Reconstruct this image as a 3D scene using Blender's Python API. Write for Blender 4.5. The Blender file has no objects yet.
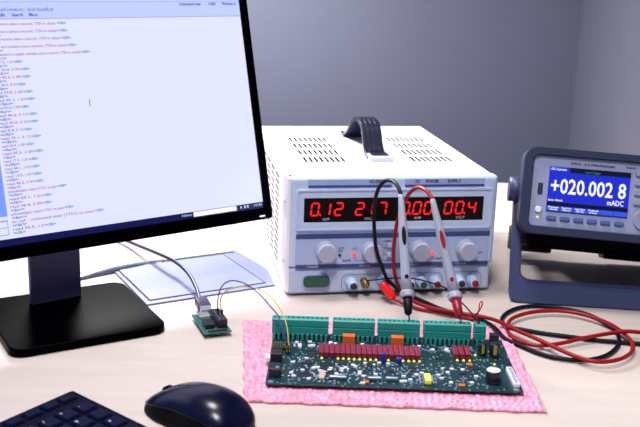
import bpy, bmesh, math, random
from mathutils import Matrix, Vector

S = bpy.context.scene
COL = S.collection
PI = math.pi

# ---------------------------------------------------------------- camera
cam_d = bpy.data.cameras.new('camera')
cam = bpy.data.objects.new('camera', cam_d)
COL.objects.link(cam)
S.camera = cam
cam_d.sensor_width = 36.0
cam_d.lens = 957.05 / 640 * 36.0
cam_d.clip_start = 0.02
_pit, _rol = math.radians(15.0706), math.radians(1.8082)
_u0 = Vector((0, math.sin(_pit), math.cos(_pit)))
_r0 = Vector((1, 0, 0))
_f = Vector((0, math.cos(_pit), -math.sin(_pit)))
_r = _r0 * math.cos(_rol) + _u0 * math.sin(_rol)
_u = -_r0 * math.sin(_rol) + _u0 * math.cos(_rol)
cam.matrix_world = Matrix(((_r.x, _u.x, -_f.x, 0), (_r.y, _u.y, -_f.y, 0), (_r.z, _u.z, -_f.z, 0.4061), (0, 0, 0, 1)))
cam_d.dof.use_dof = True
cam_d.dof.focus_distance = 1.06
cam_d.dof.aperture_fstop = 10.0

# ---------------------------------------------------------------- world, lights, exposure
w = bpy.data.worlds.new('world')
S.world = w
w.use_nodes = True
bg = w.node_tree.nodes['Background']
bg.inputs[0].default_value = (0.50, 0.60, 1.0, 1)
bg.inputs[1].default_value = 0.33

def area(name, loc, target, size, power, color, size_y=None, spread=PI):
    d = bpy.data.lights.new(name, 'AREA')
    d.energy = power
    d.color = color
    d.shape = 'RECTANGLE'
    d.size = size
    d.size_y = size_y or size
    d.spread = spread
    o = bpy.data.objects.new(name, d)
    COL.objects.link(o)
    o.location = loc
    o.rotation_euler = (Vector(target) - Vector(loc)).to_track_quat('-Z', 'Y').to_euler()
    return o
area('wall_wash_light', (-.42, 1.86, .70), (0.0, 1.58, 0.05), .3, 15, (1.0, 0.97, 0.97), .3, math.radians(130))  # added lamp hidden behind the monitor, grades the back wall from left to right
area('ceiling_light', (-.30, 1.22, 1.95), (-.06, 1.12, 0.0), .45, 6.6, (1.0, 0.95, 0.93), .45, math.radians(75))
area('ceiling_light_front', (-.15, .05, 1.70), (0.06, .88, 0.0), .4, 5.6, (1.0, 0.95, 0.93), .4, math.radians(75))

S.view_settings.view_transform = 'Standard'
S.view_settings.look = 'None'
S.view_settings.gamma = 1.0
S.view_settings.use_curve_mapping = False
S.view_settings.exposure = 0.0

# ---------------------------------------------------------------- materials
def lin(c):
    return tuple(((v / 255) / 12.92 if v / 255 <= .04045 else ((v / 255 + .055) / 1.055) ** 2.4) for v in c) + (1,)

def mat(name, rgb, rough=.5, metal=0.0, emit=0.0, var=0.06, scale=60, bump=0.0, spec=.5, coat=0.0, alpha=1.0, trans=0.0):
    m = bpy.data.materials.new(name)
    m.use_nodes = True
    nt = m.node_tree
    b = nt.nodes['Principled BSDF']
    c = lin(rgb)
    b.inputs['Roughness'].default_value = rough
    b.inputs['Metallic'].default_value = metal
    b.inputs['Specular IOR Level'].default_value = spec
    b.inputs['Coat Weight'].default_value = coat
    b.inputs['Coat Roughness'].default_value = .06
    b.inputs['Transmission Weight'].default_value = trans
    if emit > 0:
        b.inputs['Emission Color'].default_value = c
        b.inputs['Emission Strength'].default_value = emit
        b.inputs['Base Color'].default_value = tuple(v * .15 for v in c[:3]) + (1,)
        return m
    tc = nt.nodes.new('ShaderNodeTexCoord')
    nz = nt.nodes.new('ShaderNodeTexNoise')
    nz.inputs['Scale'].default_value = scale
    nz.inputs['Detail'].default_value = 4
    rp = nt.nodes.new('ShaderNodeValToRGB')
    rp.color_ramp.elements[0].position = .3
    rp.color_ramp.elements[1].position = .7
    rp.color_ramp.elements[0].color = tuple(v * (1 - var) for v in c[:3]) + (1,)
    rp.color_ramp.elements[1].color = tuple(min(1, v * (1 + var)) for v in c[:3]) + (1,)
    nt.links.new(tc.outputs['Object'], nz.inputs['Vector'])
    nt.links.new(nz.outputs['Fac'], rp.inputs['Fac'])
    nt.links.new(rp.outputs['Color'], b.inputs['Base Color'])
    if bump:
        bp = nt.nodes.new('ShaderNodeBump')
        bp.inputs['Strength'].default_value = bump
        bp.inputs['Distance'].default_value = .001
        nt.links.new(nz.outputs['Fac'], bp.inputs['Height'])
        nt.links.new(bp.outputs['Normal'], b.inputs['Normal'])
    return m

def wood_mat(name, c1, c2, rough=.42):
    m = mat(name, c1, rough)
    nt = m.node_tree
    b = nt.nodes['Principled BSDF']
    tc = nt.nodes.new('ShaderNodeTexCoord')
    mp = nt.nodes.new('ShaderNodeMapping')
    mp.inputs['Scale'].default_value = (3.0, 26, 26)
    mp.inputs['Rotation'].default_value = (0, 0, .12)
    nz = nt.nodes.new('ShaderNodeTexNoise')
    nz.inputs['Scale'].default_value = 1.6
    nz.inputs['Detail'].default_value = 7
    nz.inputs['Distortion'].default_value = 1.1
    rp = nt.nodes.new('ShaderNodeValToRGB')
    rp.color_ramp.elements[0].position = .35
    rp.color_ramp.elements[1].position = .68
    rp.color_ramp.elements[0].color = lin(c2)
    rp.color_ramp.elements[1].color = lin(c1)
    nt.links.new(tc.outputs['Object'], mp.inputs['Vector'])
    nt.links.new(mp.outputs['Vector'], nz.inputs['Vector'])
    nt.links.new(nz.outputs['Fac'], rp.inputs['Fac'])
    nt.links.new(rp.outputs['Color'], b.inputs['Base Color'])
    return m

M = {}
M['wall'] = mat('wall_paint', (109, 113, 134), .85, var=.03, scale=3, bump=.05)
M['floor'] = mat('floor_carpet', (92, 92, 100), .95, var=.2, scale=90)
M['wood'] = wood_mat('maple_laminate', (191, 181, 175), (184, 173, 166))
M['wood2'] = wood_mat('pale_laminate', (212, 200, 192), (204, 188, 178))
M['edge'] = mat('desk_edge', (90, 70, 58), .6)
M['steel'] = mat('painted_steel', (120, 122, 132), .5)
M['gloss_black'] = mat('gloss_black', (0, 0, 1), .3, var=.02, spec=.02)
M['satin_black'] = mat('satin_black', (2, 2, 8), .4, var=.05, spec=.1)
M['neck'] = mat('brushed_dark', (84, 85, 124), .45, metal=.3, var=.06, spec=.35)
M['kb'] = mat('keyboard_navy_black', (2, 4, 26), .6, var=.06, spec=.07)
M['key'] = mat('key_navy_black', (4, 8, 42), .55, var=.05, spec=.09)
M['legend'] = mat('key_legend', (200, 205, 225), .5)
M['mouse'] = mat('mouse_shell', (4, 6, 34), .24, var=.04, spec=.3)
M['mouse_side'] = mat('mouse_rubber', (2, 3, 12), .55, var=.06, spec=.12)
M['page'] = mat('screen_page', (216, 220, 252), .3, emit=1.0)
M['bar'] = mat('screen_toolbar', (187, 198, 250), .3, emit=1.0)
M['barline'] = mat('screen_rule', (150, 158, 214), .3, emit=1.0)
M['crimson'] = mat('screen_crimson', (172, 84, 150), .3, emit=1.0)
M['teal'] = mat('screen_teal', (90, 140, 180), .3, emit=1.0)
M['blue_text'] = mat('screen_blue', (52, 66, 190), .3, emit=1.0)
M['panel_blue'] = mat('screen_panel_blue', (120, 150, 240), .3, emit=1.0)
M['task'] = mat('screen_taskbar', (18, 20, 92), .3, emit=.6)
M['white_e'] = mat('screen_white', (240, 240, 255), .3, emit=1.0)
M['cover'] = mat('cream_enamel', (236, 234, 238), .42, var=.015)
M['fascia'] = mat('fascia_plastic', (184, 204, 232), .48, var=.02)
M['fascia_low'] = mat('fascia_lower_plastic', (178, 190, 218), .5, var=.02)
M['ctl'] = mat('control_sheet', (164, 182, 218), .5, var=.02)
M['navy'] = mat('navy_print', (52, 66, 122), .5)
M['plate_light'] = mat('name_strip_light', (150, 170, 214), .5)
M['slot'] = mat('vent_dark', (40, 40, 52), .8)
M['window'] = mat('display_window', (5, 2, 5), .3, var=.02, spec=.15)
M['digit'] = mat('led_digit', (255, 14, 18), .4, emit=1.15)
M['print'] = mat('dark_print', (48, 54, 92), .6)
M['print_w'] = mat('white_print', (190, 195, 215), .6)
M['knob'] = mat('knob_plastic', (166, 172, 194), .45, var=.02)
M['led_red'] = mat('led_red', (255, 60, 60), .4, emit=1.8)
M['led_dark'] = mat('led_off', (48, 40, 70), .3)
M['switch'] = mat('green_rocker', (14, 74, 60), .3)
M['brass'] = mat('brass_post', (150, 118, 60), .3, metal=.9)
M['chrome'] = mat('chrome', (215, 218, 228), .16, metal=1.0)
M['alu'] = mat('brushed_aluminium', (112, 121, 160), .5, metal=.1, var=.03)
M['alu_frame'] = mat('aluminium_frame', (104, 112, 150), .5, metal=.2, var=.03)
M['bracket'] = mat('silver_bracket', (196, 202, 228), .32, var=.02)
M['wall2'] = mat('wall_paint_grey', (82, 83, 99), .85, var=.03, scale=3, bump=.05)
M['lip'] = mat('polished_lip', (170, 180, 210), .25, metal=.7)
M['strap'] = mat('strap_rubber', (18, 21, 46), .34, var=.05, spec=.4)
M['red'] = mat('red_rubber', (140, 9, 16), .42, spec=.3, var=.06)
M['red_gloss'] = mat('red_gloss', (225, 24, 18), .22, var=.05)
M['crimson_pl'] = mat('crimson_plastic', (140, 12, 34), .35, var=.05)
M['black_rub'] = mat('black_rubber', (6, 7, 20), .5, var=.06, spec=.2)
M['barrel'] = mat('probe_grey', (150, 156, 174), .42, var=.03)
M['dmm'] = mat('bumper_slate', (40, 46, 74), .5, var=.05, bump=.05, spec=.35)
M['dmm_handle'] = mat('handle_slate', (52, 61, 98), .42, var=.04, spec=.4)
M['dmm_face'] = mat('meter_face', (142, 152, 184), .5, var=.02)
M['dmm_case'] = mat('meter_case', (14, 14, 22), .6, var=.05)
M['dmm_btn'] = mat('meter_button', (74, 96, 156), .45, var=.04)
M['dmm_btn2'] = mat('meter_grey_button', (140, 146, 168), .45, var=.04)
M['lcd'] = mat('lcd_blue', (26, 40, 196), .3, emit=1.0)
M['lcd_dark'] = mat('lcd_dark', (8, 10, 44), .3, emit=.6)
M['lcd_bar'] = mat('lcd_softkey', (46, 84, 220), .3, emit=1.0)
M['lcd_green'] = mat('lcd_green', (60, 170, 90), .3, emit=.8)
M['led_green'] = mat('led_green', (190, 230, 90), .3, emit=1.4)
M['pcb'] = mat('solder_mask', (5, 44, 50), .4, var=.35, scale=260, spec=.5)
def speckle(m, rgb, scale, lo):
    nt = m.node_tree
    b = nt.nodes['Principled BSDF']
    src = b.inputs['Base Color'].links[0].from_socket
    tc = nt.nodes.new('ShaderNodeTexCoord')
    vo = nt.nodes.new('ShaderNodeTexVoronoi')
    vo.inputs['Scale'].default_value = scale
    vo.distance = 'CHEBYCHEV'
    mp = nt.nodes.new('ShaderNodeMapping')
    mp.inputs['Scale'].default_value = (1, .7, 1)
    cr = nt.nodes.new('ShaderNodeValToRGB')
    cr.color_ramp.interpolation = 'CONSTANT'
    cr.color_ramp.elements[0].color = (1, 1, 1, 1)
    cr.color_ramp.elements[1].position = lo
    cr.color_ramp.elements[1].color = (0, 0, 0, 1)
    mx = nt.nodes.new('ShaderNodeMix')
    mx.data_type = 'RGBA'
    nt.links.new(tc.outputs['Object'], mp.inputs['Vector'])
    nt.links.new(mp.outputs['Vector'], vo.inputs['Vector'])
    nt.links.new(vo.outputs['Distance'], cr.inputs['Fac'])
    nt.links.new(cr.outputs['Color'], mx.inputs['Factor'])
    nt.links.new(src, mx.inputs[6])
    mx.inputs[7].default_value = lin(rgb)
    nt.links.new(mx.outputs[2], b.inputs['Base Color'])
speckle(M['pcb'], (120, 160, 165), 260, .17)
M['pcb2'] = mat('module_mask', (28, 96, 92), .36, var=.15, scale=260)
M['block'] = mat('terminal_green', (26, 138, 130), .42, var=.04)
M['relay'] = mat('relay_maroon', (118, 24, 54), .42, var=.05)
M['orange'] = mat('relay_orange', (206, 96, 34), .45, var=.05)
M['yled'] = mat('board_led', (226, 236, 90), .4, emit=1.2)
M['capblue'] = mat('cap_blue', (24, 44, 150), .4, var=.05)
M['capyel'] = mat('cap_yellow', (236, 236, 96), .45, var=.04)
M['ic'] = mat('chip_black', (22, 24, 34), .42, var=.08)
M['tin'] = mat('solder_tin', (126, 144, 172), .35, metal=.45, var=.1)
M['white'] = mat('white_plastic', (222, 226, 236), .45, var=.03)
M['beige'] = mat('ceramic_beige', (186, 160, 150), .5, var=.05)
M['gold'] = mat('gold_stripe', (150, 140, 60), .4, var=.05)
M['needle'] = mat('needle_steel', (70, 72, 84), .35, metal=.8)
M['usb_shell'] = mat('usb_shell', (170, 172, 184), .35, metal=.6)
M['cable_navy'] = mat('cable_navy', (40, 44, 78), .42, var=.05)
M['wire_blue'] = mat('wire_blue', (34, 52, 130), .4, var=.04)
M['wire_yel'] = mat('wire_yellow', (206, 186, 96), .42, var=.04)
M['foam'] = mat('pink_bubble_film', (222, 146, 172), .4, var=.32, scale=170, spec=.4)

# ---------------------------------------------------------------- mesh helpers
class MB:
    """collects shapes; build() links them as ONE mesh object"""
    def __init__(self):
        self.bm = bmesh.new()
        self.mi = 0
    def _mark(self, faces):
        for f in faces:
            f.material_index = self.mi
    def _merge(self, b, mtx=None):
        me = bpy.data.meshes.new('t')
        if mtx is not None:
            b.transform(mtx)
        for f in b.faces:
            f.material_index = self.mi
        b.to_mesh(me)
        b.free()
        self.bm.from_mesh(me)
        bpy.data.meshes.remove(me)
    def box(self, lo, hi, r=0.0, seg=2, mtx=None):
        b = bmesh.new()
        bmesh.ops.create_cube(b, size=1)
        s = [hi[i] - lo[i] for i in range(3)]
        c = [(hi[i] + lo[i]) / 2 for i in range(3)]
        b.transform(Matrix.Translation(c) @ Matrix.Diagonal((s[0], s[1], s[2], 1)))
        if r > 0:
            r = min(r, min(s) * .49)
            bmesh.ops.bevel(b, geom=b.edges[:], offset=r, segments=seg, affect='EDGES', profile=.5)
        self._merge(b, mtx)
        return self
    def prism(self, outline, d0, d1, axis='y', r=0.0, seg=2, mtx=None):
        """outline of (a,b): axis y -> (x,z); z -> (x,y); x -> (y,z); extruded d0..d1"""
        b = bmesh.new()
        def P(a, c, d):
            return {'y': (a, d, c), 'z': (a, c, d), 'x': (d, a, c)}[axis]
        v0 = [b.verts.new(P(a, c, d0)) for a, c in outline]
        v1 = [b.verts.new(P(a, c, d1)) for a, c in outline]
        n = len(outline)
        f0 = b.faces.new(v0)
        f1 = b.faces.new(v1[::-1])
        for i in range(n):
            b.faces.new((v0[i], v1[i], v1[(i + 1) % n], v0[(i + 1) % n]))
        bmesh.ops.recalc_face_normals(b, faces=b.faces[:])
        if r > 0:
            ed = [e for e in b.edges if (e in f0.edges or e in f1.edges)]
            bmesh.ops.bevel(b, geom=ed, offset=r, segments=seg, affect='EDGES', profile=.5)
        self._merge(b, mtx)
        return self
    def ring(self, outer, inner, d0, d1, axis='y', mtx=None):
        """frame between two outlines of equal point count"""
        b = bmesh.new()
        def P(a, c, d):
            return {'y': (a, d, c), 'z': (a, c, d), 'x': (d, a, c)}[axis]
        L = [[b.verts.new(P(a, c, d)) for a, c in o] for o, d in ((outer, d0), (outer, d1), (inner, d1), (inner, d0))]
        n = len(outer)
        for k in range(4):
            A, B = L[k], L[(k + 1) % 4]
            for i in range(n):
                b.faces.new((A[i], B[i], B[(i + 1) % n], A[(i + 1) % n]))
        bmesh.ops.recalc_face_normals(b, faces=b.faces[:])
        self._merge(b, mtx)
        return self
    def lathe(self, prof, seg=28, mtx=None, cap=True):
        """profile of (radius, height) about z"""
        b = bmesh.new()
        rings = []
        for r, z in prof:
            rings.append([b.verts.new((max(r, 1e-5) * math.cos(2 * PI * i / seg), max(r, 1e-5) * math.sin(2 * PI * i / seg), z)) for i in range(seg)])
        for A, B in zip(rings, rings[1:]):
            for i in range(seg):
                f = b.faces.new((A[i], A[(i + 1) % seg], B[(i + 1) % seg], B[i]))
                f.smooth = True
        if cap:
            b.faces.new(rings[0][::-1])
            b.faces.new(rings[-1])
        bmesh.ops.recalc_face_normals(b, faces=b.faces[:])
        self._merge(b, mtx)
        return self
    def cyl(self, p0, p1, r0, r1=None, seg=20):
        p0, p1 = Vector(p0), Vector(p1)
        d = p1 - p0
        q = Vector((0, 0, 1)).rotation_difference(d.normalized()).to_matrix().to_4x4()
        return self.lathe([(r0, 0), (r1 if r1 is not None else r0, d.length)], seg, Matrix.Translation(p0) @ q)
    def shaft(self, p0, p1, prof, seg=24):
        """profile of (radius, t 0..1) along p0 -> p1"""
        p0, p1 = Vector(p0), Vector(p1)
        d = p1 - p0
        q = Vector((0, 0, 1)).rotation_difference(d.normalized()).to_matrix().to_4x4()
        return self.lathe([(r, t * d.length) for r, t in prof], seg, Matrix.Translation(p0) @ q)
    def tube(self, pts, r, seg=10, sub=6, smooth_path=True):
        P = [Vector(p) for p in pts]
        if smooth_path and len(P) > 2:
            out = []
            for i in range(len(P) - 1):
                a = P[max(i - 1, 0)]
                b_, c = P[i], P[i + 1]
                d = P[min(i + 2, len(P) - 1)]
                for k in range(sub):
                    t = k / sub
                    out.append(.5 * ((2 * b_) + (c - a) * t + (2 * a - 5 * b_ + 4 * c - d) * t * t + (3 * b_ - a - 3 * c + d) * t ** 3))
            out.append(P[-1])
            P = out
        b = bmesh.new()
        T = [(P[min(i + 1, len(P) - 1)] - P[max(i - 1, 0)]).normalized() for i in range(len(P))]
        n = T[0].orthogonal().normalized()
        rings = []
        for i, p in enumerate(P):
            if i:
                n = (T[i - 1].rotation_difference(T[i]) @ n).normalized()
            m = T[i].cross(n)
            rings.append([b.verts.new(p + r * (n * math.cos(2 * PI * k / seg) + m * math.sin(2 * PI * k / seg))) for k in range(seg)])
        for A, B in zip(rings, rings[1:]):
            for i in range(seg):
                f = b.faces.new((A[i], A[(i + 1) % seg], B[(i + 1) % seg], B[i]))
                f.smooth = True
        b.faces.new(rings[0][::-1])
        b.faces.new(rings[-1])
        self._merge(b)
        return self
    def text(self, s, size, mtx, align='LEFT', fit=None, depth=.0001, bold=0.0):
        """lettering in the local xy plane of mtx, facing +z"""
        cu = bpy.data.curves.new('txt', 'FONT')
        cu.body = s
        cu.size = size
        cu.align_x = align
        cu.align_y = 'CENTER'
        cu.extrude = depth
        cu.resolution_u = 2
        cu.offset = size * bold
        o = bpy.data.objects.new('txt', cu)
        COL.objects.link(o)
        dg = bpy.context.evaluated_depsgraph_get()
        me = bpy.data.meshes.new_from_object(o.evaluated_get(dg))
        bpy.data.objects.remove(o)
        bpy.data.curves.remove(cu)
        b = bmesh.new()
        b.from_mesh(me)
        bpy.data.meshes.remove(me)
        if fit and b.verts:
            x0 = min(v.co.x for v in b.verts)
            x1 = max(v.co.x for v in b.verts)
            k = fit / (x1 - x0)
            for v in b.verts:
                v.co.x *= k
        self._merge(b, mtx)
        return self
    def build(self, name, mats, parent=None, mtx=None, smooth=False):
        me = bpy.data.meshes.new(name)
        self.bm.to_mesh(me)
        self.bm.free()
        for m in (mats if isinstance(mats, (list, tuple)) else [mats]):
            me.materials.append(m)
        if smooth:
            for p in me.polygons:
                p.use_smooth = True
        o = bpy.data.objects.new(name, me)
        COL.objects.link(o)
        if parent is not None:
            o.parent = parent
        if mtx is not None:
            o.matrix_local = mtx
        return o

def tag(o, label, cat, group=None):
    o['label'] = label
    o['category'] = cat
    if group:
        o['group'] = group
    return o
def thing(name, label, cat, loc=(0, 0, 0), rz=0.0, group=None, mtx=None):
    o = bpy.data.objects.new(name, None)
    o.empty_display_size = .02
    COL.objects.link(o)
    if mtx is not None:
        o.matrix_world = mtx
    else:
        o.location = loc
        o.rotation_euler = (0, 0, rz)
    return tag(o, label, cat, group)
def struct(name, mb, m):
    o = mb.build(name, m)
    o['kind'] = 'structure'
    return o
def dup(o, parent, loc):
    c = o.copy()
    COL.objects.link(c)
    c.parent = parent
    c.location = loc
    for ch in o.children:
        d = ch.copy()
        COL.objects.link(d)
        d.parent = c
    return c
def rrect(x0, z0, x1, z1, r, n=5):
    out = []
    for cx, cz, a0 in ((x1 - r, z0 + r, -PI / 2), (x1 - r, z1 - r, 0), (x0 + r, z1 - r, PI / 2), (x0 + r, z0 + r, PI)):
        for i in range(n + 1):
            a = a0 + PI / 2 * i / n
            out.append((cx + r * math.cos(a), cz + r * math.sin(a)))
    return out
FACE = Matrix.Rotation(PI / 2, 4, 'X')          # lettering on a face that looks to -y
def onface(x, y, z):
    return Matrix.Translation((x, y, z)) @ FACE
def ontop(x, y, z, rz=0):
    return Matrix.Translation((x, y, z)) @ Matrix.Rotation(rz, 4, 'Z')

# ---------------------------------------------------------------- the setting
struct('floor', MB().box((-3.0, -1.5, -.78), (.70, 2.2, -.74)), M['floor'])
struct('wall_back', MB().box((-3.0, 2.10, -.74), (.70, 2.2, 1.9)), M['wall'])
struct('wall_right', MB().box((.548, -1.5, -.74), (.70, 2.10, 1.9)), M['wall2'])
struct('baseboard_back', MB().box((-3.0, 2.085, -.74), (.548, 2.10, -.66), .003), M['white'])

def desk(name, label, x0, x1, y0, y1, top):
    t = thing(name, label, 'desk', ((x0 + x1) / 2, (y0 + y1) / 2, -.74))
    hx, hy = (x1 - x0) / 2, (y1 - y0) / 2
    MB().box((-hx, -hy, .715), (hx, hy, .74), .0015).build('desktop', top, t)
    MB().box((-hx, -hy - .0015, .7155), (hx, -hy + .0002, .7385), .0005).build('edge_band', M['edge'], t)
    leg = None
    for sx in (-1, 1):
        for sy in (-1, 1):
            x, y = sx * (hx - .05), sy * (hy - .05)
            if leg is None:
                leg = MB().box((-.022, -.022, 0), (.022, .022, .715), .003).build('leg', M['steel'], t, Matrix.Translation((x, y, 0)))
            else:
                dup(leg, t, (x, y, 0))
    return t
desk('desk', 'pale maple desk in front carrying the monitor, the power supply and the circuit board', -1.15, .544, .35, 1.4255, M['wood'])
desk('desk', 'bright pale desk pushed against the rear edge of the front desk, below the grey wall', -1.15, .544, 1.4295, 1.775, M['wood2'])

# ---------------------------------------------------------------- monitor
a37 = math.radians(37)
mon = thing('monitor', 'large black computer monitor showing lines of code, on a square glossy stand', 'monitor', (-.2826, 1.0130, 0), a37)
TL = Matrix.Translation((0, 0, .0804)) @ Matrix.Rotation(-math.radians(14.25), 4, 'X')
mb = MB()
mb.box((-.278, .003, 0), (.278, .022, .330), .004)
mb.box((-.19, .018, .035), (.19, .040, .29), .012, 3)
mb.build('housing', M['satin_black'], mon, TL)
mb = MB()
mb.ring(rrect(-.278, 0, .278, .330, .005), rrect(-.2665, .0150, .2672, .3145, .0006), -.0012, .006)
mb.build('bezel', M['gloss_black'], mon, TL)
MB().box((.2585, -.0016, .0035), (.2665, -.0010, .0055), .0002).build('power_light', M['white_e'], mon, TL)
scr = MB().box((-.2665, .001, .0150), (.2672, .004, .3145)).build('screen', M['page'], mon, TL)
e = .00075
MB().box((-.2665, e, .258), (.2672, .002, .3145)).build('toolbar', M['bar'], scr)
MB().box((-.2665, e - .0001, .2573), (.2672, .002, .2581)).box((-.2665, e - .0001, .2757), (.2672, .002, .2762)).build('toolbar_rule', M['barline'], scr)
MB().box((-.2665, e, .0150), (.2672, .002, .0226)).build('taskbar', M['task'], scr)
MB().box((.1665, e - .0003, .0163), (.2275, .002, .0220), .0002).build('search_box', M['white_e'], scr)
MB().text('Address', .0042, onface(.150, e - .0003, .0195), fit=.014).build('taskbar_lettering', M['bar'], scr)
MB().box((.2330, e - .0003, .0178), (.2350, .002, .0206)).build('tray_icon', M['bar'], scr)
MB().box((.2385, e - .0003, .0175), (.2405, .002, .0213)).build('tray_icon', M['bar'], scr)
MB().box((.2425, e - .0003, .0180), (.2450, .002, .0210)).build('tray_icon', M['bar'], scr)
MB().text('10:42', .0042, onface(.2520, e - .0003, .0193), fit=.012).build('clock_lettering', M['bar'], scr)
mb = MB()
MB().box((-.2665, e, .047), (-.0565, .002, .1500)).build('side_pane', M['panel_blue'], scr)
mb.box((-.2665, e, .0415), (-.0572, .002, .0428)).box((-.2665, e, .0345), (-.0572, .002, .0352)).box((-.2665, e, .0268), (-.0578, .002, .0276))
mb.box((-.0580, e, .0268), (-.0573, .002, .0428))
mb.build('pane_border', M['panel_blue'], scr)
MB().text('New - Replaced Limits.nc - (not found).nt', .0056, onface(-.062, e - .0003, .2678), fit=.0865).build('title_text', M['blue_text'], scr)
for s_, x_, z_, f_ in (('File   Edit', -.052, .2619, .022), ('Search', -.0225, .2619, .0125), ('Macro', -.0035, .2619, .0095), ('Customized view', .1822, .2727, .0300), ('100', .2222, .2727, .0095), ('Window 2', .2421, .2729, .0200)):
    MB().text(s_, .0050, onface(x_, e - .0003, z_), fit=f_, bold=.02).build('menu_lettering', M['blue_text'], scr)
cr, te = MB(), MB()
ends = [37.3, 38, 40.5, 46, 61.1, -18.2, -10.5, -10.6, -17.2, -10.6, -9, -17, -9, -9, -17, -8.4, -17, -8, -15, -14, -13, -12, 13.3, -5, -6, 17.9, 52.6, -4.9]
random.seed(4)
long_rows = ['the 750 fixture takes a second, 1720 to classic', 'all, 00 fixture takes a second, 1720 to classic', 'the 230 module takes a second, 1720 to classic',
             'sending and module once a second, 1720 to classic', 'read if faulted to supply, module once a second, 1720 to cancel']
for k, ex_ in enumerate(ends):
    z = .2523 - .00816 * k
    x0, x1 = -.0530, ex_ / 1000
    if k < 5:
        s = long_rows[k]
    elif k in (22, 25, 26):
        s = random.choice(['acknowledged, output (1721) on pass', 'to call - collected step (1721) to pass', 'as details, reported (1 - output 1721), a, on PASS, 1'])
    else:
        s = 'read %d.%d, %s' % (random.randint(10, 90), random.randint(0, 9), random.choice(['0 01', '2 00', '1.01', '0 12']))
    w_ = x1 - x0
    tw = min(.011, w_ * .28)
    cr.text(s, .0042, onface(x0, e - .0003, z), fit=w_ - tw - .0008, bold=.01)
    te.text('</li>', .0042, onface(x1 - tw, e - .0003, z), fit=tw, bold=.03)
    te.text(random.choice(['<li>', '<br>', '</li>']), .0040, onface(x0, e - .0003, z - .0041), fit=random.uniform(.013, .020), bold=.03)
cr.build('code_text', M['crimson'], scr)
te.build('markup_text', M['teal'], scr)
MB().box((.0528, e - .0003, .1590), (.0533, .002, .1650)).box((.0520, e - .0003, .1648), (.0541, .002, .1652)).box((.0520, e - .0003, .1588), (.0541, .002, .1592)).build('text_cursor', M['print'], scr)
mb = MB()
mb.box((-.0255, .0390, .0090), (.0345, .0470, .155), .0012)
mb.build('neck', M['neck'], mon)
MB().box((-.045, .0475, .105), (.055, .0600, .165), .004).box((-.03, .0560, .13), (.04, .085, .20), .006).build('hinge', M['satin_black'], mon)
bm_ = Matrix.Translation((.0065, -.0090, 0)) @ Matrix.Rotation(-math.radians(7), 4, 'Z')
MB().prism(rrect(-.088, -.0795, .081, .084, .016, 7), 0, .0095, 'z', .0015, 2).build('base', M['gloss_black'], mon, bm_)

# ---------------------------------------------------------------- aluminium cable flap set on the desk
fl = thing('cable_flap', 'flat silver cable flap lying between monitor stand and power supply', 'cable flap', (-.2050, 1.0730, 0), math.radians(30.1))
MB().prism([(-.0020, -.0113), (.1680, -.0113), (.1870, .0500), (.1840, .1400), (.0020, .1440)], 0, .0022, 'z', .0005).build('frame', M['alu_frame'], fl)
MB().prism([(.0045, -.0018), (.1600, -.0018), (.1600, .1290), (.0065, .1310)], .0018, .0027, 'z').build('lid_gap', M['slot'], fl)
MB().prism([(.0060, .0000), (.1580, .0000), (.1580, .1270), (.0080, .1290)], .0018, .0032, 'z', .0005).build('lid', M['alu'], fl)
MB().box((.0700, .1330, .0018), (.1780, .1378, .0028)).build('brush_slot', M['slot'], fl)
# polished lip: a ribbon that swells in the middle
cen = [(-.070, .1106), (-.044, .1170), (-.022, .1245), (.0025, .1302), (.026, .1315), (.046, .1335), (.064, .1370), (.080, .1410)]
wid = [.005, .0065, .0085, .0100, .0090, .0065, .004, .0015]
hgt = [.003, .0045, .0065, .0085, .0080, .006, .004, .003]
mb = MB()
b = mb.bm
rings = []
for i, (cx, cy) in enumerate(cen):
    a_, c2 = Vector(cen[max(i - 1, 0)]), Vector(cen[min(i + 1, len(cen) - 1)])
    t_ = (c2 - a_).normalized()
    n_ = Vector((-t_.y, t_.x))
    ring_ = []
    for k in range(17):
        an = PI * k / 16
        ring_.append(b.verts.new((cx + n_.x * math.cos(an) * wid[i], cy + n_.y * math.cos(an) * wid[i], .0004 + math.sin(an) * hgt[i])))
    rings.append(ring_)
for A, B in zip(rings, rings[1:]):
    for k in range(17):
        b.faces.new((A[k], A[(k + 1) % 17], B[(k + 1) % 17], B[k]))
b.faces.new(rings[0]); b.faces.new(rings[-1][::-1])
bmesh.ops.recalc_face_normals(b, faces=b.faces[:])
lip = mb.build('rolled_lip', M['lip'], fl, smooth=True)
sb = lip.modifiers.new('smooth', 'SUBSURF')
sb.levels = sb.render_levels = 2

# ---------------------------------------------------------------- bench power supply
psu = thing('power_supply', 'cream bench power supply with four red number displays and a carry handle', 'power supply', (-.0388, 1.1082, 0), .1752)
PW, PD, PH, PB = .2600, .3495, .1505, .0050

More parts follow.
